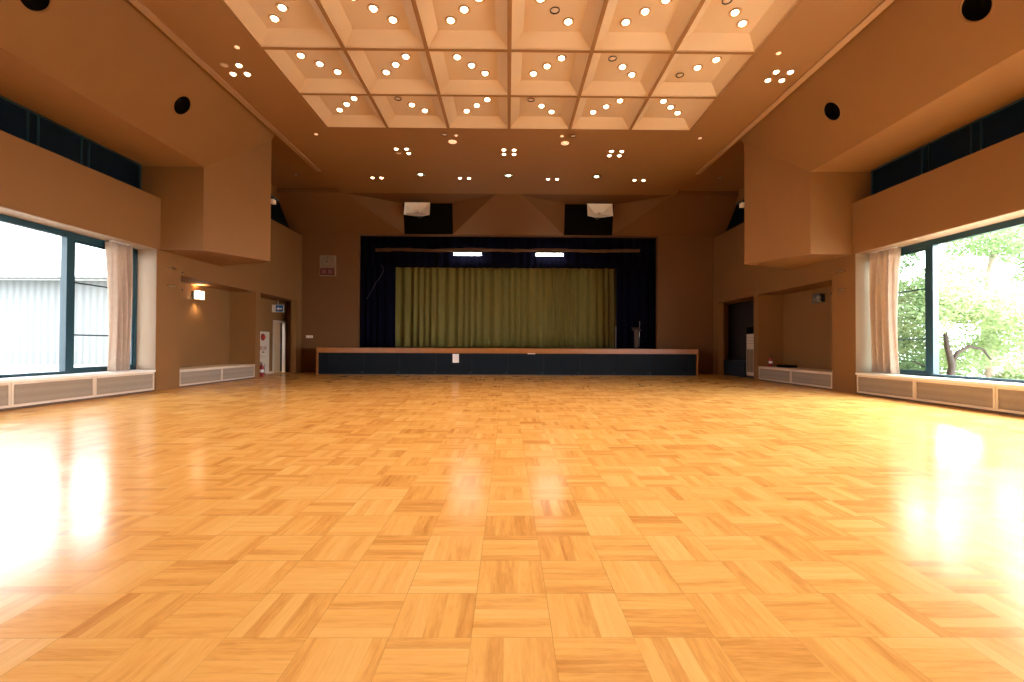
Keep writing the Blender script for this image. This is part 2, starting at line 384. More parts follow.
    # dark clerestory strips
    def clerestory(n, y0, y1, z0, z1, mull):
        r = thing(f'window_{n}', (X(8.56), (y0+y1)/2, z0), '', 'window'); r['kind'] = 'structure'
        r['label'] = f'dark navy clerestory strip high on the {side} side, ' + ('over the window band' if y0 < 5 else 'behind the bulkhead near the stage')
        q = MB(); f = .018
        q.box(X(8.53), X(8.61), y0, y1, z0, z0+f); q.box(X(8.53), X(8.61), y0, y1, z1-f, z1); q.box(X(8.53), X(8.61), y0, y0+f, z0, z1); q.box(X(8.53), X(8.61), y1-f, y1, z0, z1)
        for my in mull: q.box(X(8.535), X(8.61), my-.006, my+.006, z0, z1)
        q.build('window_frame', M['alu'], r)
        MB().box(X(8.575), X(8.585), y0+.01, y1-.01, z0+.01, z1-.01).build('blackout_pane', M['darkpane'], r)
    clerestory(3 if s < 0 else 4, Y0, 10.60, ZT, 5.245, [9.30, 9.14, 8.30, 8.12, 6.6, 6.42, 4.6, 2.6, .6])
    clerestory(5 if s < 0 else 6, 12.96, 17.98, 5.40, 6.45, [14.6, 16.3])

    # ceiling beyond the bulkhead
    o = MB().box(X(6.0), X(9.07), 12.0, 18.3, 6.85, 7.2).build('ceiling_'+side+'_rear', M['ceil']); struct(o, f'dim flat ceiling behind the {side} bulkhead', 'ceiling')

# roof deck over everything and back wall
o = MB().box(-9.3, 9.3, Y0-.2, 24.0, 7.2, 7.35).build('ceiling_deck', M['ceil']); struct(o, 'roof deck above the tan ceiling', 'ceiling')
o = MB().box(-9.3, 9.3, Y0-.2, Y0, 0, 7.2).build('wall_back', M['wall']); struct(o, 'plain tan wall at the back of the hall', 'wall')

# ceiling slab around the coffers
w = MB(); YCN = YC-NROW*CELL
w.box(-XS, -XC, Y0, YS, ZS, 7.05); w.box(XC, XS, Y0, YS, ZS, 7.05); w.box(-XC, XC, YC, YS, ZS, 7.05); w.box(-XC, XC, Y0, YCN, ZS, 7.05)
w.box(-XS, XS, YS, 16.71, ZS+.05, 7.05)
o = w.build('ceiling', M['ceil']); struct(o, 'flat tan ceiling slab around the coffered field', 'ceiling')
# coffers
w = MB(); rw = .038; ins = .215; hgt = .175; lip = .03
for c in range(6):
    for r_ in range(NROW):
        x0, x1 = -XC+c*CELL, -XC+(c+1)*CELL; y1, y0 = YC-r_*CELL, YC-(r_+1)*CELL
        a = [(x0, y0), (x1, y0), (x1, y1), (x0, y1)]
        b = [(x0+rw, y0+rw), (x1-rw, y0+rw), (x1-rw, y1-rw), (x0+rw, y1-rw)]
        d = [(x0+rw+ins, y0+rw+ins), (x1-rw-ins, y0+rw+ins), (x1-rw-ins, y1-rw-ins), (x0+rw+ins, y1-rw-ins)]
        for k in range(4):
            k2 = (k+1) % 4
            w.mi = 0; w.face([(*a[k], ZS), (*a[k2], ZS), (*b[k2], ZS), (*b[k], ZS)])
            w.mi = 1; w.face([(*b[k], ZS), (*b[k2], ZS), (*b[k2], ZS+lip), (*b[k], ZS+lip)])
            w.face([(*b[k], ZS+lip), (*b[k2], ZS+lip), (*d[k2], ZS+lip+hgt), (*d[k], ZS+lip+hgt)])
        w.face([(*p, ZS+lip+hgt) for p in d])
o = w.build('ceiling_coffers', [M['ceil'], M['cream']]); struct(o, 'cream coffered ceiling field of square recesses', 'ceiling')
ZP = ZS+lip+hgt
for n, (s, side) in enumerate(SIDES):
    o = MB().box(s*(XS-.14), s*XS, Y0, YS, ZS-.03, ZS+.02).build(f'trim_{n+1}', M['trim']); struct(o, f'pale trim strip along the {side} edge of the ceiling slab', 'trim')
    o = MB().box(s*(XC+.03), s*(XC+.09), YCN, YC, ZS-.008, ZS+.01).build(f'trim_{n+3}', M['ceil']); struct(o, f'thin trim line on the {side} edge of the coffered field', 'trim')

# ---------------------------------------------------------------- front wall, leaning upper wall, speaker niches
XP, ZPR = 5.92, 5.49
w = MB()
for s in (-1, 1):
    w.box(s*XP, s*8.75, YF, YF+.2, 0, ZPR)
    w.face([(s*8.75, 16.71, ZS+.05), (s*6.05, 16.71, ZS+.05), (s*4.12, YF, ZPR), (s*8.75, YF, ZPR)])
    w.face([(s*6.05, 16.71, 6.68), (s*.49, 16.71, 6.68), (s*2.20, 17.76, 6.645), (s*4.12, 17.76, 6.645)])
    w.face([(s*6.05, 16.71, 6.68), (s*4.12, 17.76, 6.645), (s*4.12, YF, ZPR)])
    w.face([(s*.49, 16.71, 6.68), (s*2.20, 17.76, 6.645), (s*2.20, YF, ZPR)])
    w.face([(s*8.75, 16.71, ZS+.05), (s*6.05, 16.71, ZS+.05), (s*6.05, 16.71, 7.0), (s*8.75, 16.71, 7.0)])
w.face([(-.49, 16.71, 6.68), (.49, 16.71, 6.68), (2.20, YF, ZPR), (-2.20, YF, ZPR)])
w.face([(-4.12, YF, ZPR), (4.12, YF, ZPR), (4.12, YF+.2, ZPR), (-4.12, YF+.2, ZPR)])
w.box(-XP-.1, XP+.1, YF, YF+.2, ZPR-.012, ZPR)
w.box(-9.3, 9.3, YF+.25, YF+.4, ZPR, 7.2)
o = w.build('wall_front', M['wallshaded'], fix=False); struct(o, 'dim tan front wall around the stage opening with leaning upper part', 'wall')
for s, side in SIDES:
    q = MB(); q.raw([(s*4.12, 17.76, 6.645), (s*2.20, 17.76, 6.645), (s*2.20, YF, ZPR), (s*4.12, YF, ZPR),
                     (s*4.12, 17.80, 6.645), (s*2.20, 17.80, 6.645), (s*2.20, YF+.04, ZPR), (s*4.12, YF+.04, ZPR)],
                    [(0,1,2,3), (7,6,5,4), (0,4,5,1), (1,5,6,2), (2,6,7,3), (3,7,4,0)])
    o = q.build(f'wall_front_{side}_niche_cloth', M['black']); struct(o, f'black cloth back of the {side} speaker niche above the stage', 'wall')
    # white horn loudspeaker
    cx, cz = s*3.43, 6.21
    r = thing('horn_loudspeaker', (cx, 17.76, cz), f'white flared horn loudspeaker in the {side} black niche above the stage', 'loudspeaker', 'horn loudspeakers above the stage')
    tilt = .22
    def hp(x, y, z): return (cx+x*.92, 17.0+y*1.0+(z*tilt), cz+z*.92-y*tilt)
    q = MB(); A = [(-.52, 0, -.27), (.52, 0, -.27), (.52, 0, .27), (-.52, 0, .27)]; B = [(-.46, .02, -.22), (.46, .02, -.22), (.46, .02, .22), (-.46, .02, .22)]
    C = [(-.16, .30, -.035), (.16, .30, -.035), (.16, .30, .035), (-.16, .30, .035)]; D = [(-.50, .05, -.25), (.50, .05, -.25), (.50, .05, .25), (-.50, .05, .25)]
    E_ = [(-.15, .42, -.10), (.15, .42, -.10), (.15, .42, .10), (-.15, .42, .10)]
    loops = [C, B, A, D, E_]; vs = [hp(*p) for l in loops for p in l]; fs = []
    for i in range(4):
        for k in range(4): fs.append((i*4+k, i*4+(k+1) % 4, (i+1)*4+(k+1) % 4, (i+1)*4+k))
    fs.append((0, 1, 2, 3)); fs.append((19, 18, 17, 16)); q.raw(vs, fs); q.build('horn', M['white'], r, fix=True)
    MB().box(cx-.012, cx+.012, 17.06, 17.30, cz-.20, cz-.06).build('throat_fin', M['beige'], r)
    q = MB().lathe([(.10, 0), (.12, .03), (.12, .16), (.08, .20), (0, .20)], (cx, 17.40, cz-.09), 'y'); q.build('driver', M['darkmetal'], r)
    q = MB().box(cx-.03, cx+.03, 17.42, 17.80, cz+.02, cz+.06); q.build('bracket', M['darkmetal'], r)

# ---------------------------------------------------------------- stage
ST, YSF, XST = .988, 16.67, 6.99
st = thing('stage', (0, YSF, 0), 'low wooden stage with orange edge and slate-blue front doors across the hall', 'stage')
MB().box(-XST, XST, YSF+.06, YF, ST-.06, ST).box(-XP+.01, XP-.01, YF, 23.4, ST-.06, ST).build('deck', M['stagewood'], st)
MB().box(-XST, XST, YSF, YSF+.06, ST-.18, ST+.004).build('edge_board', M['stagewood'], st, bevel=.008)
for s in (-1, 1):
    MB().box(s*(XST-.05), s*XST, YSF+.0, 18.0, 0, ST-.18).build('end_post', M['stagewood'], st)
PW = 1.32
for k in range(-6, 6):
    x0, x1 = max(k*PW, -XST+.05), min((k+1)*PW, XST-.05)
    d = MB().box(x0+.006, x1-.006, YSF+.045, YSF+.08, .03, ST-.18).build('front_door', M['slate'], st, bevel=.004)
    if x1-x0 > 1:
        MB().lathe([(.018, 0), (.018, -.02), (.012, -.03), (0, -.03)], (x1-.06, YSF+.045, .10), 'y', 12).build('knob', M['alu'], d)
MB().box(-XST+.1, XST-.1, YSF+.05, YSF+.09, 0, .03).build('base_strip', M['plinth'], st)
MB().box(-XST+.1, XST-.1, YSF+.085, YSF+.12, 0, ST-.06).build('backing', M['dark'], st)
# stage house
w = MB(); w.box(-9.3, 9.3, 23.4, 23.6, 0, 7.2); w.box(-8.8, -8.6, 18.2, 23.4, 0, 7.2); w.box(8.6, 8.8, 18.2, 23.4, 0, 7.2); w.box(-8.8, 8.8, 18.4, 23.4, 6.4, 6.5); w.box(-8.8,8.8,18.2,23.4,-.1,-.02)
o = w.build('wall_stage', M['black']); struct(o, 'black walls and ceiling of the stage house behind the curtains', 'wall')

def drape(name, x0, x1, y, z0, z1, pleat, amp, mat, label, seed=1, thick=.006, irregular=.35):
    rnd = random.Random(seed); n = max(8, int((x1-x0)/pleat*8)); xs = [x0+(x1-x0)*i/n for i in range(n+1)]
    ph = 0; off = []
    for i in range(n+1):
        ph += 2*pi/8*(1+irregular*sin(i*.13+seed)+irregular*.6*(rnd.random()-.5)); off.append(amp*sin(ph)+amp*.35*sin(ph*.37+seed))
    zs = [z0+(z1-z0)*k/6 for k in range(7)]; vs = []; fs = []
    for k, z in enumerate(zs):
        g = 1.0-.25*k/6
        for i in range(n+1): vs.append((xs[i], y+off[i]*g, z))
    for k in range(6):
        for i in range(n): fs.append((k*(n+1)+i, k*(n+1)+i+1, (k+1)*(n+1)+i+1, (k+1)*(n+1)+i))
    q = MB(); q.raw(vs, fs, True); o = q.build(name, mat, fix=False)
    sd = o.modifiers.new('thickness', 'SOLIDIFY'); sd.thickness = thick
    return tag(o, label, 'curtain')
drape('stage_curtain', -5.35, 5.35, 20.5, ST+.03, 6.2, .34, .11, M['green'], 'olive green pleated curtain hanging at the back of the stage', 3)
drape('leg_curtain', -6.6, -4.68, 18.85, ST+.01, 6.0, .30, .06, M['navy'], 'dark navy leg curtain on the left side of the stage', 5)
drape('leg_curtain', 4.50, 6.6, 18.85, ST+.01, 6.0, .30, .06, M['navy'], 'dark navy leg curtain on the right side of the stage', 8)
drape('valance', -6.6, 6.6, 18.60, 4.27, 6.1, .36, .05, M['navy'], 'dark navy valance across the top of the stage opening', 11)

# batten with fluorescent fittings
rnd = random.Random(4)
pts = [(-5.35+10.66*i/60, 18.34+.01*sin(i), 4.955+.018*sin(i*.35)+.012*(rnd.random()-.5)-.03*abs(i-30)/30*(1 if i < 30 else .2)) for i in range(61)]
b = MB().tube(pts, [.055+.022*rnd.random() for _ in pts], 10).build('batten', M['bamboo']); tag(b, 'rough brown batten hung across the top of the stage opening', 'batten')
for x0, x1, lab in ((-2.20, -1.08, 'left'), (1.09, 2.22, 'right')):
    r = thing('fluorescent_light', ((x0+x1)/2, 18.30, 4.70), f'lit white fluorescent light under the {lab} half of the stage batten', 'light', 'fluorescent stage lights')
    MB().box(x0, x1, 18.24, 18.36, 4.83, 4.88).build('housing', M['darkmetal'], r, bevel=.01)
    MB().tube([(x0+.01, 18.28, 4.765), (x1-.01, 18.28, 4.765)], .052, 14).build('tube', M['tube'], r)
    for xx in (x0+.1, x1-.1): MB().box(xx-.012, xx+.012, 18.29, 18.31, 4.86, 4.887).build('hanger', M['darkmetal'], r)
# cord, stand and pale cloth at the stage sides
c = MB().tube([(-5.15, 18.45, 4.35), (-5.05, 18.5, 4.15), (-5.18, 18.5, 3.9), (-5.42, 18.5, 3.55), (-5.6, 18.5, 3.2), (-5.75, 18.5, 2.95)], .012, 6).build('cord', M['darkmetal']); tag(c, 'thin grey cord hanging in front of the left navy leg curtain', 'cord')
r = thing('lectern_stand', (5.22, 18.35, ST), 'dim brown stand with thin metal pole at the right end of the stage', 'stand')
MB().box(5.06, 5.30, 18.25, 18.45, ST+.001, ST+.03).build('base', M['orange'], r)
MB().box(5.10, 5.26, 18.32, 18.38, ST+.03, ST+.72).build('post', M['orange'], r, bevel=.01)
q = MB(); q.raw([(5.02, 18.22, ST+.72), (5.34, 18.22, ST+.72), (5.34, 18.46, ST+.84), (5.02, 18.46, ST+.84), (5.02, 18.22, ST+.75), (5.34, 18.22, ST+.75), (5.34, 18.46, ST+.87), (5.02, 18.46, ST+.87)], [(0,3,2,1),(4,5,6,7),(0,1,5,4),(1,2,6,5),(2,3,7,6),(3,0,4,7)]); q.build('top', M['orange'], r)
MB().tube([(5.30, 18.36, ST+.1), (5.32, 18.36, ST+1.12)], .010, 8).build('pole', M['steel'], r)
o = drape('hanging_cloth', 4.62, 4.80, 19.5, ST+.01, ST+.95, .08, .03, M['marble'], 'narrow pale cloth hanging beside the right navy leg curtain', 21); o['category'] = 'cloth'
# paper note
r = MB().box(-2.03, -1.80, YSF+.030, YSF+.0445, .46, .78); o = r.build('paper_note', M['paper']); tag(o, 'white paper sheet taped to the front of the stage', 'paper')
# tape / small pale strip
o = MB().box(.72, 1.0, YSF-.004, YSF+.0, ST-.20, ST-.175).build('tape_strip', M['paper']); tag(o, 'short pale tape strip under the stage edge near the middle', 'tape')

# ---------------------------------------------------------------- side windows, sills, radiators, curtains
for s, side in SIDES:
    X = lambda x: s*x
    wx = 8.63
    r = thing(f'window_{1 if s < 0 else 2}', (X(wx), 5, .5), f'wide dark-framed window along the {side} side of the hall', 'window'); r['kind'] = 'structure'
    q = MB(); zb, zt = .50, ZB; f = .075
    q.box(X(wx-.05), X(wx+.05), Y0, 10.60, zb, zb+.05); q.box(X(wx-.05), X(wx+.05), Y0, 10.60, zt-.13, zt)
    q.box(X(wx-.05), X(wx+.05), 10.52, 10.60, zb, zt)
    ym = 8.97 if s < 0 else 9.18
    mulls = [(ym, .16), (4.9, .10), (3.2, .10), (-.8, .10)]
    for my, mw in mulls: q.box(X(wx-.06), X(wx+.06), my-mw/2, my+mw/2, zb, zt)
    q.build('window_frame', M['alu'], r)
    edges = [(10.52, ym+.08), (ym-.08, 4.95), (4.85, 3.25), (3.15, -.75), (-.85, Y0)]
    for i, (a, b_) in enumerate(edges):
        pane = MB().box(X(wx-.004), X(wx+.004), b_, a, zb+.05, zt-.13).build('pane', M['screen' if i == 0 and s > 0 else 'glass'], r)
        if i in (0, 2):
            q = MB(); w_ = .045
            for zz in (1.26, 2.30): q.box(X(wx-.012), X(wx+.012), b_, a, zz-.014, zz+.014)
            q.box(X(wx-.03), X(wx+.03), b_, b_+w_, zb+.05, zt-.13); q.box(X(wx-.03), X(wx+.03), a-w_, a, zb+.05, zt-.13)
            q.box(X(wx-.03), X(wx+.03), b_, a, zb+.05, zb+.05+.06); q.box(X(wx-.03), X(wx+.03), b_, a, zt-.13-.06, zt-.13)
            q.build('casement_sash', M['alu'], r)
    o = MB().box(X(XH-.01), X(8.60), Y0, 10.50, .452, .50).build(f'trim_{5 if s < 0 else 6}', M['marble']); struct(o, f'white stone sill over the radiators on the {side} side', 'sill')

    # radiator cabinets: one unit is body + plinth + frame + louvre
    def cabinet(y0, y1, xf, h, label, group):
        r = thing('radiator_cabinet', (X(xf), (y0+y1)/2, 0), label, 'radiator cabinet', group)
        dpt = .36 if h < .5 else .28
        MB().box(X(xf+.02), X(xf+dpt), y0+.002, y1-.002, .04, h-.002).build('body', M['beige'], r)
        MB().box(X(xf+.03), X(xf+.06), y0+.002, y1-.002, 0, .04).build('plinth', M['plinth'], r)
        q = MB(); t = .035
        q.box(X(xf), X(xf+.02), y0+.004, y1-.004, .045, .045+t); q.box(X(xf), X(xf+.02), y0+.004, y1-.004, h-t-.004, h-.004)
        q.box(X(xf), X(xf+.02), y0+.004, y0+.004+t, .045+t, h-t-.004); q.box(X(xf), X(xf+.02), y1-.004-t, y1-.004, .045+t, h-t-.004)
        q.build('frame', M['frame'], r)
        q = MB(); z = .09
        while z < h-.05:
            q.raw([(X(xf+.006), y0+.04, z), (X(xf+.006), y1-.04, z), (X(xf+.019), y1-.04, z+.012), (X(xf+.019), y0+.04, z+.012),
                   (X(xf+.008), y0+.04, z-.004), (X(xf+.008), y1-.04, z-.004), (X(xf+.02), y1-.04, z+.008), (X(xf+.02), y0+.04, z+.008)],
                  [(0,1,2,3), (7,6,5,4), (0,4,5,1), (1,5,6,2), (2,6,7,3), (3,7,4,0)]); z += .018
        q.build('louvre', M['grille'], r)
    ends = ['nearest the stage', 'second from the stage', 'third from the stage', 'fourth from the stage']
    for i in range(4):
        y1 = 10.48-1.5*i; cabinet(y1-1.5, y1, XH, .452, f'beige louvred radiator cabinet under the {side} window, {ends[i]}', f'radiator cabinets under the {side} window')
    for (y0, y1, e) in ((11.38, 13.06, 'farther from the stage'), (13.06, 14.74, 'nearer the stage')):
        cabinet(y0, y1, XW+.005, .43, f'beige louvred radiator cabinet in the {side} alcove, {e}', f'radiator cabinets in the {side} alcove')
    o = MB().box(X(XW), X(8.97), 11.37, 14.75, .43, .455).build(f'trim_{7 if s < 0 else 8}', M['frame']); struct(o, f'pale ledge over the radiators in the {side} alcove', 'sill')
    # flat filler behind cabinets in the alcove is the ledge itself; curtain:
    y0, y1 = (9.64, 10.16) if s < 0 else (9.76, 10.46)
    n = 90; vs = []; fs = []; Zs = [.51, .8, 1.2, 1.7, 2.2, 2.7, 3.05, 3.245]
    rnd = random.Random(30+s)
    for k, z in enumerate(Zs):
        t = (z-.51)/2.7
        gather = 1.0-.10*sin(pi*t)+(.04*(1-t) if s > 0 else 0)
        for i in range(n+1):
            u = i/n; yy = y1-(y1-y0)*u*gather-(0.02*(1-t) if s > 0 else 0)
            vs.append((X(8.40)+s*(.085*sin(u*2*pi*4.2+.55*sin(2.4*t+u*5))+.04*sin(u*2*pi*8.7+2.5*t)), yy, z))
    for k in range(len(Zs)-1):
        for i in range(n): fs.append((k*(n+1)+i, k*(n+1)+i+1, (k+1)*(n+1)+i+1, (k+1)*(n+1)+i))
    q = MB(); q.raw(vs, fs, True)
    r = thing('window_curtain', (X(8.40), (y0+y1)/2, .51), f'gathered pinkish-beige curtain at the stage end of the {side} window', 'curtain', 'window curtains')
    cl = q.build('drape', M['curtain'], r, fix=False); sd = cl.modifiers.new('thickness', 'SOLIDIFY'); sd.thickness = .004
    q = MB().box(X(8.36), X(8.44), y0+.02, y1-.02, 3.245, 3.274); q.build('curtain_rail', M['white'], r)

    # wall hooks on the pilaster
    for z, e in ((2.93, 'upper'), (2.49, 'lower')):
        r = thing('wall_hook', (X(XW), 11.05, z), f'{e} small metal hook bar on the {side} pilaster', 'hook', 'metal hook bars on the pilasters')
        MB().box(X(XW-.012), X(XW), 10.93, 11.17, z-.02, z+.02).build('plate', M['wall'], r, bevel=.004)
        MB().tube([(X(XW-.005), 10.95, z), (X(XW-.035), 10.97, z), (X(XW-.035), 11.13, z), (X(XW-.005), 11.15, z)], .009, 8).build('bar', M['steel'], r)
        MB().lathe([(.02, 0), (.02, .02), (0, .025)], (X(XW), 11.42, z-.05), 'x', 10).build('stud', M['darkmetal'], r) if s > 0 else MB().lathe([(.02, 0), (.02, .02), (0, .025)], (X(XW)-.0, 11.42, z-.05), 'x', 10).build('stud', M['darkmetal'], r)

    # alcove wall lamp
    yl = 13.10 if s < 0 else 12.95
    r = thing('wall_lamp', (X(8.97), yl, 2.52), ('glowing double-tube wall lamp in the left alcove' if s < 0 else 'unlit grey double-tube wall lamp in the right alcove'), 'wall lamp', 'alcove wall lamps')
    MB().box(X(8.93), X(8.97), yl-.15, yl+.15, 2.38, 2.60).build('back_plate', M['darkmetal'], r, bevel=.004)
    for dy in (-.085, .085):
        MB().lathe([(.07, 0), (.07, .24)], (X(8.845), yl+dy*.94, 2.37), 'z', 20).build('lamp_shade', M['sconce'] if s < 0 else M['smoke'], r)
    MB().box(X(8.76), X(8.93), yl-.15, yl+.15, 2.355, 2.37).build('bracket', M['steel'], r)
    if s < 0:
        for dz, up in ((2.63, 1), (2.33, -1)):
            ld = bpy.data.lights.new('wall_lamp_glow', 'SPOT'); ld.energy = 60 if up > 0 else 26; ld.color = (1, .68, .36); ld.spot_size = radians(130); ld.spot_blend = .8; ld.shadow_soft_size = .08
            lo = bpy.data.objects.new('wall_lamp_glow', ld); COL.objects.link(lo); lo.parent = r; lo.location = (.13, 0, dz-2.52)
            if up > 0: lo.rotation_euler = (pi, 0, 0)

# ---------------------------------------------------------------- fire cabinet, door, signs, clock, air conditioner
XA = -8.97
r = thing('fire_hose_cabinet', (XA, 16.35, 0), 'white fire hose cabinet with red round lamp in the left alcove beside the door', 'cabinet')
xf = XA+.14
MB().box(XA, xf, 15.75, 16.92, .06, 1.56).build('body', M['frame'], r, bevel=.006)
MB().box(xf, xf+.012, 15.80, 16.87, .12, 1.05).build('door', M['frame'], r, bevel=.004)
MB().lathe([(.13, 0), (.13, .02), (.10, .03), (.10, .02), (.075, .025)], (xf, 16.45, 1.36), 'x', 24).build('lamp_ring', M['red'], r)
MB().lathe([(.07, .02), (.06, .07), (.03, .095), (0, .10)], (xf, 16.45, 1.36), 'x', 20).build('red_lamp', M['lampred'], r)
MB().box(xf+.012, xf+.03, 16.40, 16.52, .80, .84).build('handle', M['darkmetal'], r)
MB().box(xf+.012, xf+.016, 16.25, 16.62, .60, .72).build('label_plate', M['beige'], r)
cu3 = bpy.data.curves.new('lettering', 'FONT'); cu3.body = '消火栓'; cu3.size = .17; cu3.extrude = .002; cu3.align_x = 'CENTER'; cu3.align_y = 'CENTER'; cu3.materials.append(M['red'])
tx = bpy.data.objects.new('lettering', cu3); COL.objects.link(tx); tx.parent = r; tx.rotation_euler = (pi/2, 0, pi/2); bpy.context.view_layer.update()
tm = bpy.data.meshes.new_from_object(tx.evaluated_get(bpy.context.evaluated_depsgraph_get())); tm.name = 'lettering'; bpy.data.objects.remove(tx); tx = bpy.data.objects.new('lettering', tm); COL.objects.link(tx); tx.parent = r
if not tm.materials: tm.materials.append(M['red'])
tx.rotation_euler = (pi/2, 0, pi/2); tx.location = (xf+.016-XA, 16.45-16.35, .95)
# extinguishers
def extinguisher(loc, h, label):
    r = thing('fire_extinguisher', loc, label, 'fire extinguisher', 'red fire extinguishers')
    x, y, z = loc; R = h*.16
    MB().lathe([(R*.9, 0), (R, .01), (R, h*.66), (R*.8, h*.75), (R*.35, h*.80), (R*.35, h*.84), (0, h*.84)], loc, 'z', 20).build('cylinder', M['red'], r)
    MB().box(x-.02, x+.02, y-R*1.1, y+R*.5, z+h*.84, z+h*.90).box(x-.012, x+.012, y-R*1.3, y+R*.2, z+h*.94, z+h).build('lever', M['darkmetal'], r)
    MB().tube([(x, y+R*.4, z+h*.87), (x+R*.9, y+R*.9, z+h*.85), (x+R*1.15, y+R*.5, z+h*.6), (x+R*1.1, y, z+h*.25)], .010, 8).build('hose', M['darkmetal'], r)
    MB().lathe([(R*1.01, h*.30), (R*1.012, h*.31), (R*1.012, h*.48), (R*1.01, h*.49)], loc, 'z', 20).build('label_band', M['white'], r)
extinguisher((-8.35, 15.50, 0), .50, 'red fire extinguisher on the floor before the white fire hose cabinet')
extinguisher((8.42, 14.52, .455), .36, 'small red fire extinguisher on the ledge of the right alcove')
o = MB().box(8.5, 8.8, 13.75, 14.35, .455, .53).build('folded_bag', M['black'], bevel=.02); tag(o, 'flat black bag lying on the ledge of the right alcove', 'bag')
# door in the left alcove
r = thing('door_1', (XA, 17.92, 0), 'light wooden door standing ajar in a white frame at the left alcove', 'door'); r['kind'] = 'structure'
q = MB(); q.box(XA-.1, XA+.03, 17.42, 17.49, 0, 2.02); q.box(XA-.1, XA+.03, 18.35, 18.42, 0, 2.02); q.box(XA-.1, XA+.03, 17.42, 18.42, 1.96, 2.03); q.build('door_frame', M['beige'], r)
q = MB(); a = 0.0; hy = 17.47
def dp(t, th, z): return (XA-.02-sin(a)*t-cos(a)*th*0-th, hy+cos(a)*t, z)
q.raw([dp(0,0,.01), dp(.58,0,.01), dp(.58,.04,.01), dp(0,.04,.01), dp(0,0,1.95), dp(.58,0,1.95), dp(.58,.04,1.95), dp(0,.04,1.95)], [(0,3,2,1),(4,5,6,7),(0,1,5,4),(1,2,6,5),(2,3,7,6),(3,0,4,7)]); lf = q.build('door_leaf', M['doorwood'], r)
MB().tube([dp(.50,-.0,.90), dp(.50,-.03,.92), dp(.50,-.03,1.10), dp(.50,-.0,1.12)], .012, 8).build('door_handle', M['steel'], lf)
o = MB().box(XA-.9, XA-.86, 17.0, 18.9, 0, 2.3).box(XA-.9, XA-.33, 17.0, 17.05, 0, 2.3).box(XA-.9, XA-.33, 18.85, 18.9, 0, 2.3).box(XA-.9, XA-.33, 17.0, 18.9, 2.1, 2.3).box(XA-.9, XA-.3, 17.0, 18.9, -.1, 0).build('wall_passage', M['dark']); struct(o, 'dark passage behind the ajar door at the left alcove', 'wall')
for (n, x0, x1, y0, y1) in (('left', XA, XA+.015, 16.95, 17.40), ('left_end', XA, -8.35, 18.635, 18.65), ('right', 8.915, 8.93, 15.05, 18.6)):
    o = MB().box(x0, x1, y0, y1, 0, .08).build('baseboard_'+n, M['frame']); struct(o, f'pale baseboard on the {n.replace("_", " ")} alcove wall', 'baseboard')
o = MB().box(8.93, 8.97, 15.02, 18.64, .0, 2.79).box(8.0, 8.97, 18.60, 18.65, 0, 2.79).build('wall_right_alcove_sheet', M['dark']); struct(o, 'dark brown sheets over the back of the right rear alcove', 'wall')  # dark brown sheets over the back and end walls of this alcove
# hanging sign
r = thing('direction_sign', (-8.72, 17.30, 2.33), 'small blue and white hanging sign over the door in the left alcove', 'sign')
MB().box(-8.94, -8.50, 17.28, 17.34, 2.32, 2.60).build('box_body', M['frame'], r, bevel=.006)
MB().box(-8.79, -8.51, 17.272, 17.281, 2.34, 2.58).build('blue_face', M['blue'], r)
MB().tube([(-8.72, 17.31, 2.6), (-8.72, 17.31, 2.79)], .012, 8).build('hanger', M['steel'], r)
q = MB(); q.raw([(-8.76,17.27,2.45), (-8.68,17.27,2.53), (-8.68,17.27,2.37), (-8.68,17.27,2.475), (-8.55,17.27,2.475), (-8.55,17.27,2.425), (-8.68,17.27,2.425)], [(0,1,2), (3,4,5,6)]); q.build('arrow', M['paper'], r, fix=False)
# clock board on the front wall
r = thing('wall_clock', (-7.10, YF, 4.20), 'square ivory clock board over a red panel on the left of the front wall', 'clock')
MB().box(-7.40, -6.80, YF-.14, YF, 3.80, 4.60).build('case', M['clockface'], r, bevel=.01)
MB().box(-7.37, -6.83, YF-.146, YF-.139, 4.11, 4.58).build('clock_face', M['clockface'], r)
rd = MB().box(-7.37, -6.83, YF-.146, YF-.139, 3.83, 4.10).build('red_panel', M['darkred'], r)
for x in (-7.30, -7.06): MB().box(x, x+.16, YF-.152, YF-.145, 3.88, 4.04).build('pale_square', M['pinkwhite'], rd)
for k in range(12):
    an = k*pi/6; x, z = -7.10+.19*sin(an), 4.345+.19*cos(an); MB().box(x-.010, x+.010, YF-.149, YF-.145, z-.018, z+.018).build('hour_mark', M['dark'], r)
q = MB().tube([(-7.10, YF-.153, 4.345), (-7.17, YF-.153, 4.36)], .011, 6).tube([(-7.10, YF-.156, 4.345), (-7.09, YF-.156, 4.49)], .008, 6).lathe([(.022, 0), (.022, -.012), (0, -.014)], (-7.10, YF-.147, 4.345), 'y', 12); q.build('clock_hands', M['darkmetal'], r)
# wall plate + outlet
r = thing('wall_plate', (-7.82, YF, 1.40), 'small white switch plate on the front wall left of the stage', 'switch')
MB().box(-7.95, -7.69, YF-.02, YF, 1.36, 1.46).build('plate', M['white'], r, bevel=.004)
for k in range(3): MB().box(-7.92+.08*k, -7.87+.08*k, YF-.028, YF-.02, 1.38, 1.44).build('rocker', M['frame'], r)
r = thing('wall_outlet', (-8.70, 18.65, .47), 'white wall outlet right of the door in the left alcove', 'outlet')
MB().box(-8.75, -8.67, 18.635, 18.65, .42, .54).build('plate', M['white'], r, bevel=.004); MB().box(-8.725, -8.695, 18.63, 18.636, .45, .51).build('socket', M['frame'], r)
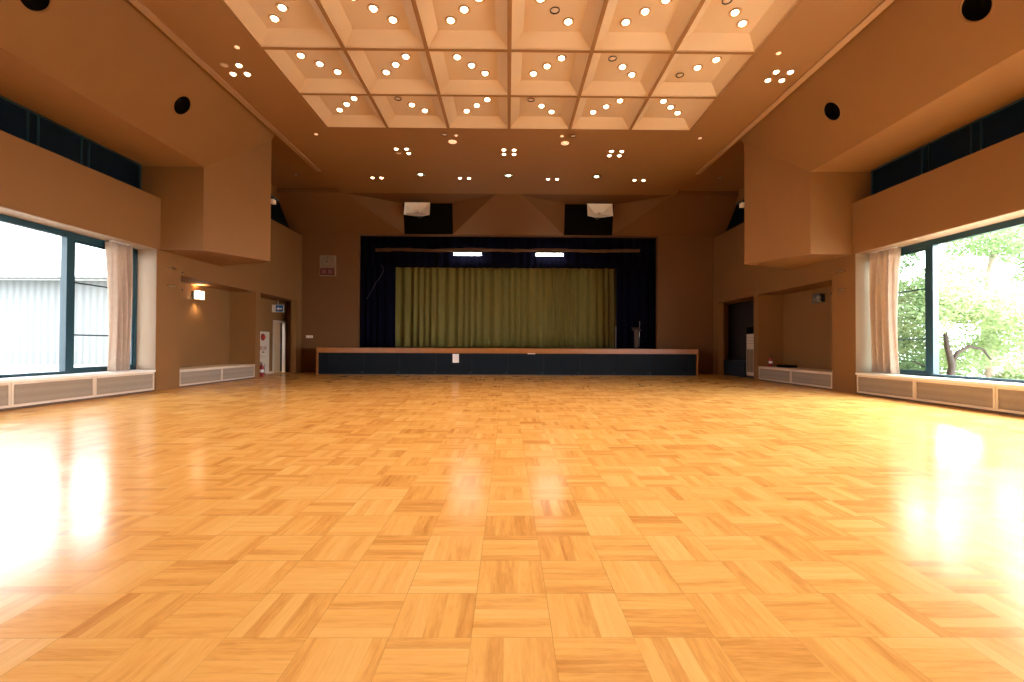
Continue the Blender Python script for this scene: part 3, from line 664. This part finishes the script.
# air conditioner
r = thing('air_conditioner', (8.62, 15.45, 0), 'tall beige floor-standing air conditioner with black top outlet in the right alcove', 'air conditioner')
MB().box(8.34, 8.90, 15.16, 15.75, 0, .10).build('plinth', M['darkmetal'], r)
MB().box(8.30, 8.94, 15.10, 15.78, .10, 1.53).build('body', M['beige'], r, bevel=.012)
MB().box(8.31, 8.94, 15.11, 15.77, 1.53, 1.76).build('outlet', M['black'], r)
q = MB()
for k in range(3): q.box(8.288, 8.30, 15.12, 15.76, 1.40-.1*k, 1.408-.1*k)
q.build('seam_lines', M['plinth'], r)
q = MB()
for k in range(7): q.box(8.286, 8.30, 15.16+.085*k, 15.20+.085*k, .22, .98)
q.box(8.286, 8.30, 15.14, 15.74, .99, 1.01); q.build('intake_grille', M['plinth'], r)
# stacked dark mats
for k in range(7):
    z = .02+.082*k; dx = .02*sin(k*2.1)
    o = MB().box(8.42+dx, 8.92+dx*.5, 16.15+.03*cos(k*1.7), 17.85, z-.02 if k == 0 else z-.0195, z+.062).build('folded_mat', M['mat'], bevel=.012)
    lab = ['lowest of its stack', 'second from the bottom of its stack', 'third from the bottom of its stack', 'in the middle of its stack', 'third from the top of its stack', 'second from the top of its stack', 'topmost of its stack'][k]
    tag(o, f'dark blue folded mat in the right alcove, {lab}', 'mat', 'folded mats stacked in the right alcove')

# ---------------------------------------------------------------- ceiling lamps
def lathe_mesh(prof, name, mat, n=20):
    q = MB().lathe(prof, (0, 0, 0), 'z', n); o = q.build(name, mat); me = o.data; bpy.data.objects.remove(o); return me
RING = lathe_mesh([(.105, 0), (.105, -.012), (.09, -.016), (.082, -.010), (.078, .0)], 'trim_ring', M['trim'])
RINGD = lathe_mesh([(.085, 0), (.085, -.014), (.078, -.018), (.072, -.010), (.066, .0)], 'trim_ring', M['darkmetal'])
BULB = lathe_mesh([(.060, -.002), (.058, -.018), (.046, -.032), (.026, -.041), (0, -.044)], 'bulb', M['bulb'])
SRING = lathe_mesh([(.082, 0), (.082, -.010), (.07, -.014), (.06, 0)], 'trim_ring', M['trim'])
SBULB = lathe_mesh([(.050, -.002), (.048, -.016), (.036, -.028), (0, -.034)], 'bulb', M['bulb'])
DIM = lathe_mesh([(.046, -.002), (.044, -.014), (.03, -.022), (0, -.026)], 'bulb', M['bulbdim'])
DEAD = lathe_mesh([(.066, -.001), (.060, -.006), (.03, -.018), (0, -.022)], 'bulb', M['beige'])
FLUSH = lathe_mesh([(.11, 0), (.11, -.015), (.09, -.025), (0, -.03)], 'cover', M['bulbdim'])
HALO = lathe_mesh([(.07, -.004), (.06, -.03), (.03, -.05), (0, -.055)], 'bulb', M['bulbcool'])
HREF = lathe_mesh([(.14, 0), (.14, -.03), (.125, -.04), (.10, -.015), (.07, 0)], 'reflector', M['reflector'])
def lamp(name, loc, parts, label, group, watts=0.0, color=WARM, size=100):
    r = thing(name, loc, label, 'ceiling light', group)
    for nm, me in parts:
        o = bpy.data.objects.new(nm, me); COL.objects.link(o); o.parent = r
    if watts > 0:
        ld = bpy.data.lights.new('lamp_beam', 'SPOT'); ld.energy = watts; ld.color = color; ld.spot_size = radians(size); ld.spot_blend = .5; ld.shadow_soft_size = .06
        lo = bpy.data.objects.new('lamp_beam', ld); COL.objects.link(lo); lo.parent = r; lo.location = (0, 0, -.075)
    return r
ROWS = ['row nearest the stage', 'second row from the stage', 'third row from the stage', 'fourth row from the stage']
COLS = ['first', 'second', 'third', 'fourth', 'fifth', 'sixth']
POS = ['stage-side end', 'middle', 'near end']
UNLIT = {(1, 0, 2), (3, 0, 2), (4, 1, 2), (5, 1, 0), (3, 2, 1), (5, 2, 2)}       # (column, row, place on the diagonal)
UNLIT = {(1, 0, 2), (3, 0, 2), (4, 1, 2), (5, 1, 0), (3, 2, 1), (5, 2, 2)}
for r_ in range(4):
    for c in range(6):
        xm, ym = -XC+(c+.5)*CELL, YC-(r_+.5)*CELL
        sl = 1 if (c+r_) % 2 == 0 else -1                # diagonal rises to one side or the other
        for k in range(3):
            d = (1-k)*.265
            loc = (xm-d*sl, ym+d, ZP)
            lit = (c, r_, k) not in UNLIT
            lab = ('glowing' if lit else 'unlit dark') + f' downlight, {POS[k]} of diagonal, {COLS[c]} coffer from left, {ROWS[r_]}'
            lamp('ceiling_downlight', loc, [('trim_ring', RING if lit else RINGD), ('bulb', BULB if lit else DEAD)], lab, 'downlights in the coffers', LAMP*(.2, .65, 1, 1.15)[r_] if lit else 0)
def slab_lamp(kind, x, y, z, label, watts=0):
    P = {'lit': [('trim_ring', SRING), ('bulb', SBULB)], 'dead': [('trim_ring', SRING), ('bulb', DEAD)], 'dim': [('bulb', DIM)], 'flush': [('cover', FLUSH)],
         'dark': [('trim_ring', RINGD), ('bulb', DEAD)], 'halo': [('reflector', HREF), ('bulb', HALO)]}[kind]
    return lamp({'flush': 'ceiling_light', 'dim': 'pilot_light', 'halo': 'halogen_spotlight'}.get(kind, 'ceiling_downlight'), (x, y, z), P, label, 'downlights on the flat ceiling', watts)
# helper that turns a point of the photograph into a point of the horizontal plane z
def on_plane(px, py, z):
    d = cr*(px-512)+cu*(341-py)+cf*455.11; t = (z-EYE)/d.z
    return d.x*t, d.y*t
def cluster(name, px, py, d, states):
    cx, cy = on_plane(px, py, ZS)
    names = ['stage-side wall-side', 'stage-side inner', 'near wall-side', 'near inner']
    for (ix, iy), stt in zip(((-1, 1), (1, 1), (-1, -1), (1, -1)), states):
        nm = f'{"stage-side" if iy > 0 else "near"} {"left" if ix < 0 else "right"}'
        slab_lamp(stt, cx+ix*d, cy+iy*d, ZS, ('glowing' if stt == 'lit' else 'unlit') + f' small downlight, {nm} of the four {name}', LAMP*.06 if stt == 'lit' else 0)
cluster('left of the coffers', 236, 69.5, .145, ('lit', 'lit', 'dead', 'lit'))
cluster('right of the coffers', 779, 76, .145, ('lit', 'lit', 'lit', 'lit'))
cluster('above the stage on the left', 402.5, 151, .145, ('dead', 'lit', 'lit', 'lit'))
cluster('above the stage in the middle', 509, 151.9, .145, ('lit',)*4)
cluster('above the stage on the right', 615.5, 153.3, .145, ('lit',)*4)
for px, py, kind, lab in ((237, 47, 'dim', 'small dim pilot light left of the coffers'), (778.5, 53, 'dim', 'small dim pilot light right of the coffers'),
        (316, 134, 'dim', 'small dim pilot light beyond the left stage-side corner of the coffers'), (700, 138, 'dim', 'small dim pilot light beyond the right stage-side corner of the coffers'),
        (452.5, 141.6, 'flush', 'round flush ceiling light left of centre above the stage edge'), (565, 143, 'flush', 'round flush ceiling light right of centre above the stage edge'),
        (456, 135.3, 'dim', 'tiny pilot light beside the left flush ceiling light'), (561.8, 136, 'dim', 'tiny pilot light beside the right flush ceiling light'),
        (444.5, 134.3, 'dark', 'unlit dark downlight beside the left flush ceiling light'), (573, 135.8, 'dark', 'unlit dark downlight beside the right flush ceiling light')):
    x, y = on_plane(px, py, ZS); slab_lamp(kind, x, y, ZS, lab)
for i, (px, py) in enumerate(((372.5, 177.5), (381.5, 177.6), (460, 178), (469, 178.2), (548, 179), (557, 179.1), (634.5, 180), (643.5, 180.2))):
    x, y = on_plane(px, py, ZS+.05); pair = ['first', 'second', 'third', 'fourth'][i//2]
    slab_lamp('lit', x, y, ZS+.05, f'glowing downlight over the stage edge, {"left" if i % 2 == 0 else "right"} of the {pair} pair from the left', LAMP*.06)
for i, (px, py) in enumerate(((420.7, 174), (508.5, 175), (596.5, 176))):
    x, y = on_plane(px, py, ZS+.05); slab_lamp('halo', x, y, ZS+.05, f'silver halogen spotlight over the stage edge, {["first", "second", "third"][i]} from the left', 0)
for px, py, lab in ((296, 174.5, 'unlit dark downlight on the dim ceiling behind the left bulkhead'), (720, 178, 'unlit dark downlight on the dim ceiling behind the right bulkhead')):
    x, y = on_plane(px, py, 6.85); slab_lamp('dark', x, y, 6.85, lab)
x, y = on_plane(317, 190, 6.85); lamp('smoke_detector', (x, y, 6.85), [('trim_ring', SRING), ('bulb', DEAD)], 'small round detector on the dim ceiling behind the left bulkhead', None)['category'] = 'detector'
# white floodlights on the backs of the bulkheads
for s, side in SIDES:
    c = Vector((s*6.49, 12.50, 5.02))
    r = thing('floodlight', c, f'white floodlight peeping out behind the {side} bulkhead', 'floodlight', 'floodlights behind the bulkheads')
    MB().box(c.x-.06, c.x+.06, c.y-.05, c.y+.11, c.z-.06, c.z+.06).build('housing', M['white'], r, bevel=.015)
    MB().box(c.x-.05, c.x+.05, c.y+.11, c.y+.12, c.z-.045, c.z+.045).build('lens', M['glass'], r)
    MB().tube([(c.x, c.y, c.z), (c.x+s*.25, c.y+.0, c.z), (c.x+s*.34, c.y-.12, c.z)], .02, 8).build('bracket', M['darkmetal'], r)

# ---------------------------------------------------------------- outside
q = MB(); q.extrude_y([(-9.07, 3.42), (-10.9, 3.98), (-10.9, 4.12), (-9.07, 3.60)], Y0-3, 11.5); o = q.build('daylight_blocker_left', M['concrete']); struct(o, 'added unseen eave-shaped daylight blocker over the left window', 'roof')  # added out of view to cut the daylight on the left reveal
o = MB().box(-40, -8.76, -20, 40, -.5, -.25).build('ground_left', M['concrete']); struct(o, 'pale paved ground outside the left window', 'ground')
o = MB().box(8.76, 40, -20, 40, -.5, -.25).build('ground_right', M['gravel']); struct(o, 'pale gravel garden ground outside the right window', 'ground')
r = thing('building', (-17, 16, -.25), 'low white building with vertical siding outside the left window', 'building')
MB().box(-32, -10.2, 16.0, 22, .35, 3.35).build('siding', M['siding'], r)
MB().box(-32.2, -10.2, 15.9, 22.2, -.25, .35).build('base', M['concrete'], r)
q = MB(); q.raw([(-32.6, 15.5, 3.40), (-10.1, 15.5, 3.40), (-10.1, 19, 5.6), (-32.6, 19, 5.6), (-32.6, 15.5, 3.30), (-10.1, 15.5, 3.30), (-10.1, 22.4, 3.30), (-32.6, 22.4, 3.30)], [(0,1,2,3), (4,7,6,5), (0,4,5,1), (1,5,6,2), (3,2,6,7), (0,3,7,4)]); q.build('roof', M['roofing'], r)
MB().tube([(-32.6, 15.45, 3.32), (-10.1, 15.45, 3.32)], .06, 8).build('gutter', M['siding'], r)

def leaves(q, c, rad, n, size, rnd, flat=.6, droop=.2):
    for _ in range(n):
        while True:
            p = Vector((rnd.uniform(-1, 1), rnd.uniform(-1, 1), rnd.uniform(-1, 1)))
            if .25 < p.length < 1: break
        p = Vector((p.x*rad, p.y*rad, p.z*rad*flat)); p.z -= droop*(p.x*p.x+p.y*p.y)/max(rad, .1); p += Vector(c)
        a = Vector((rnd.gauss(0, 1), rnd.gauss(0, 1), rnd.gauss(0, .5))).normalized(); b = a.cross(Vector((rnd.gauss(0, 1), rnd.gauss(0, 1), rnd.gauss(0, 1)))).normalized()
        s_ = size*rnd.uniform(.6, 1.3)
        q.face([p-a*s_, p-b*s_*.45, p+a*s_, p+b*s_*.45])
def tree(name, loc, trunk, blobs, mat, label, cat, n, size, seed, group=None, bark='bark'):
    rnd = random.Random(seed); r = thing(name, loc, label, cat, group); L = Vector(loc)
    for i, (pts, rr) in enumerate(trunk):
        MB().tube([L+Vector(p) for p in pts], rr, 9).build('trunk' if i == 0 else 'branch', M[bark], r)
    q = MB(); tot = sum(b[1]**2 for b in blobs)
    for c, rad, fl in blobs: leaves(q, L+Vector(c), rad, int(n*rad*rad/tot), size, rnd, fl)
    o = q.build('foliage', mat, r, fix=False); o['kind'] = 'stuff'
    return r
G = 'garden trees outside the right window'
tree('maple_tree', (11.1, 11.3, -.25),
     [([(0, 0, 0), (-.05, 0, .5), (.02, 0, .9), (-.10, 0, 1.35), (-.16, 0, 1.75)], [.10, .09, .075, .06, .045]),
      ([(0, 0, .9), (.15, 0, 1.22), (.45, 0, 1.38), (.8, 0, 1.30), (1.1, .1, 1.05)], [.05, .045, .04, .03, .02]),
      ([(-.02, 0, .55), (-.4, 0, .75), (-.9, .1, 1.0)], [.035, .028, .02])],
     [((0, .2, 2.5), 1.1, .45), ((-1.0, .1, 2.05), .85, .5), ((1.1, -.2, 2.3), 1.15, .5), ((2.0, 0, 1.75), 1.0, .55), ((.3, .8, 2.9), 1.0, .5), ((-.5, 1.0, 1.6), .8, .6), ((1.5, 1.2, 1.3), .9, .6), ((-1.15, .8, 1.5), .6, .6)],
     M['leafA'], 'light green spreading maple with dark forked trunk close outside the right window', 'tree', 26000, .05, 1, G)
tree('garden_tree', (10.6, 14.2, -.25), [([(0, 0, 0), (.1, 0, 1.5), (0, .1, 3.2), (.1, .1, 4.6)], [.13, .11, .08, .05])],
     [((0, 0, 3.3), 1.0, .8), ((.8, -.3, 4.2), 1.0, .7), ((-.5, .2, 4.6), .9, .7), ((.2, 0, 2.3), .8, .7), ((1.2, .3, 3.2), .9, .6)], M['leafB'], 'mid green upright tree behind the curtain edge of the right window', 'tree', 11000, .06, 2, G)
tree('garden_tree', (14.1, 13.0, -.25), [([(0, 0, 0), (-.25, 0, 1.6), (-.1, .1, 3.4), (.3, .1, 5.2)], [.2, .17, .12, .06]), ([(-.1, 0, 2.0), (.7, 0, 3.1), (1.5, .1, 3.8)], [.09, .07, .04])],
     [((1.2, 0, 4.6), 1.3, .6), ((-1.75, -.4, 3.3), .8, .7), ((-.6, -.3, 4.4), .95, .5), ((-1.0, -.2, 2.6), .9, .6), ((2.2, .2, 3.6), 1.2, .6), ((.4, .4, 5.6), 1.3, .6)], M['leafB'], 'tall pale tree with slanting trunk at the far side of the garden', 'tree', 20000, .06, 3, G, 'palebark')
for i, (x, y, rr, lab) in enumerate(((12.9, 14.6, 1.5, 'broad deep green shrub behind the maple'), (15.5, 13.6, 1.6, 'broad deep green shrub at the garden corner by the frame edge'), (10.2, 12.2, .55, 'low green shrub left of the maple trunk'), (12.6, 11.2, .6, 'low green shrub right of the maple trunk'))):
    tree('garden_shrub', (x, y, -.25), [([(0, 0, 0), (.02, 0, rr*.5), (.05, .05, rr)], [.05, .04, .02])],
         [((0, 0, rr*.75), rr*.8, .8), ((rr*.6, .1, rr*.5), rr*.6, .7), ((-rr*.6, 0, rr*.55), rr*.6, .7)], M['leafB' if i % 2 == 0 else 'leafA'], lab, 'shrub', int(7000*min(1, rr)), .06, 20+i, 'garden shrubs outside the right window')
rnd = random.Random(9)
for i, (x, y, s_, lab) in enumerate(((11.9, 10.4, .30, 'pale rock right of the maple trunk'), (12.9, 10.3, .42, 'larger pale rock at the garden edge'), (10.4, 11.0, .26, 'small pale rock left of the maple trunk'))):
    q = MB(); n = 14; vs = []; fs = []
    for k in range(7):
        ph = -pi/2+pi*k/6
        for j in range(n):
            a = 2*pi*j/n; f = s_*(1+.18*sin(3*a+i+k)+.1*rnd.uniform(-1, 1)); vs.append((x+f*cos(ph)*cos(a), y+f*cos(ph)*sin(a), -.25+s_*.35+f*.6*sin(ph)))
    for k in range(6):
        for j in range(n): fs.append((k*n+j, k*n+(j+1) % n, (k+1)*n+(j+1) % n, (k+1)*n+j))
    q.raw(vs, fs, True); tag(q.build('garden_rock', M['rock']), lab, 'rock', 'garden rocks')
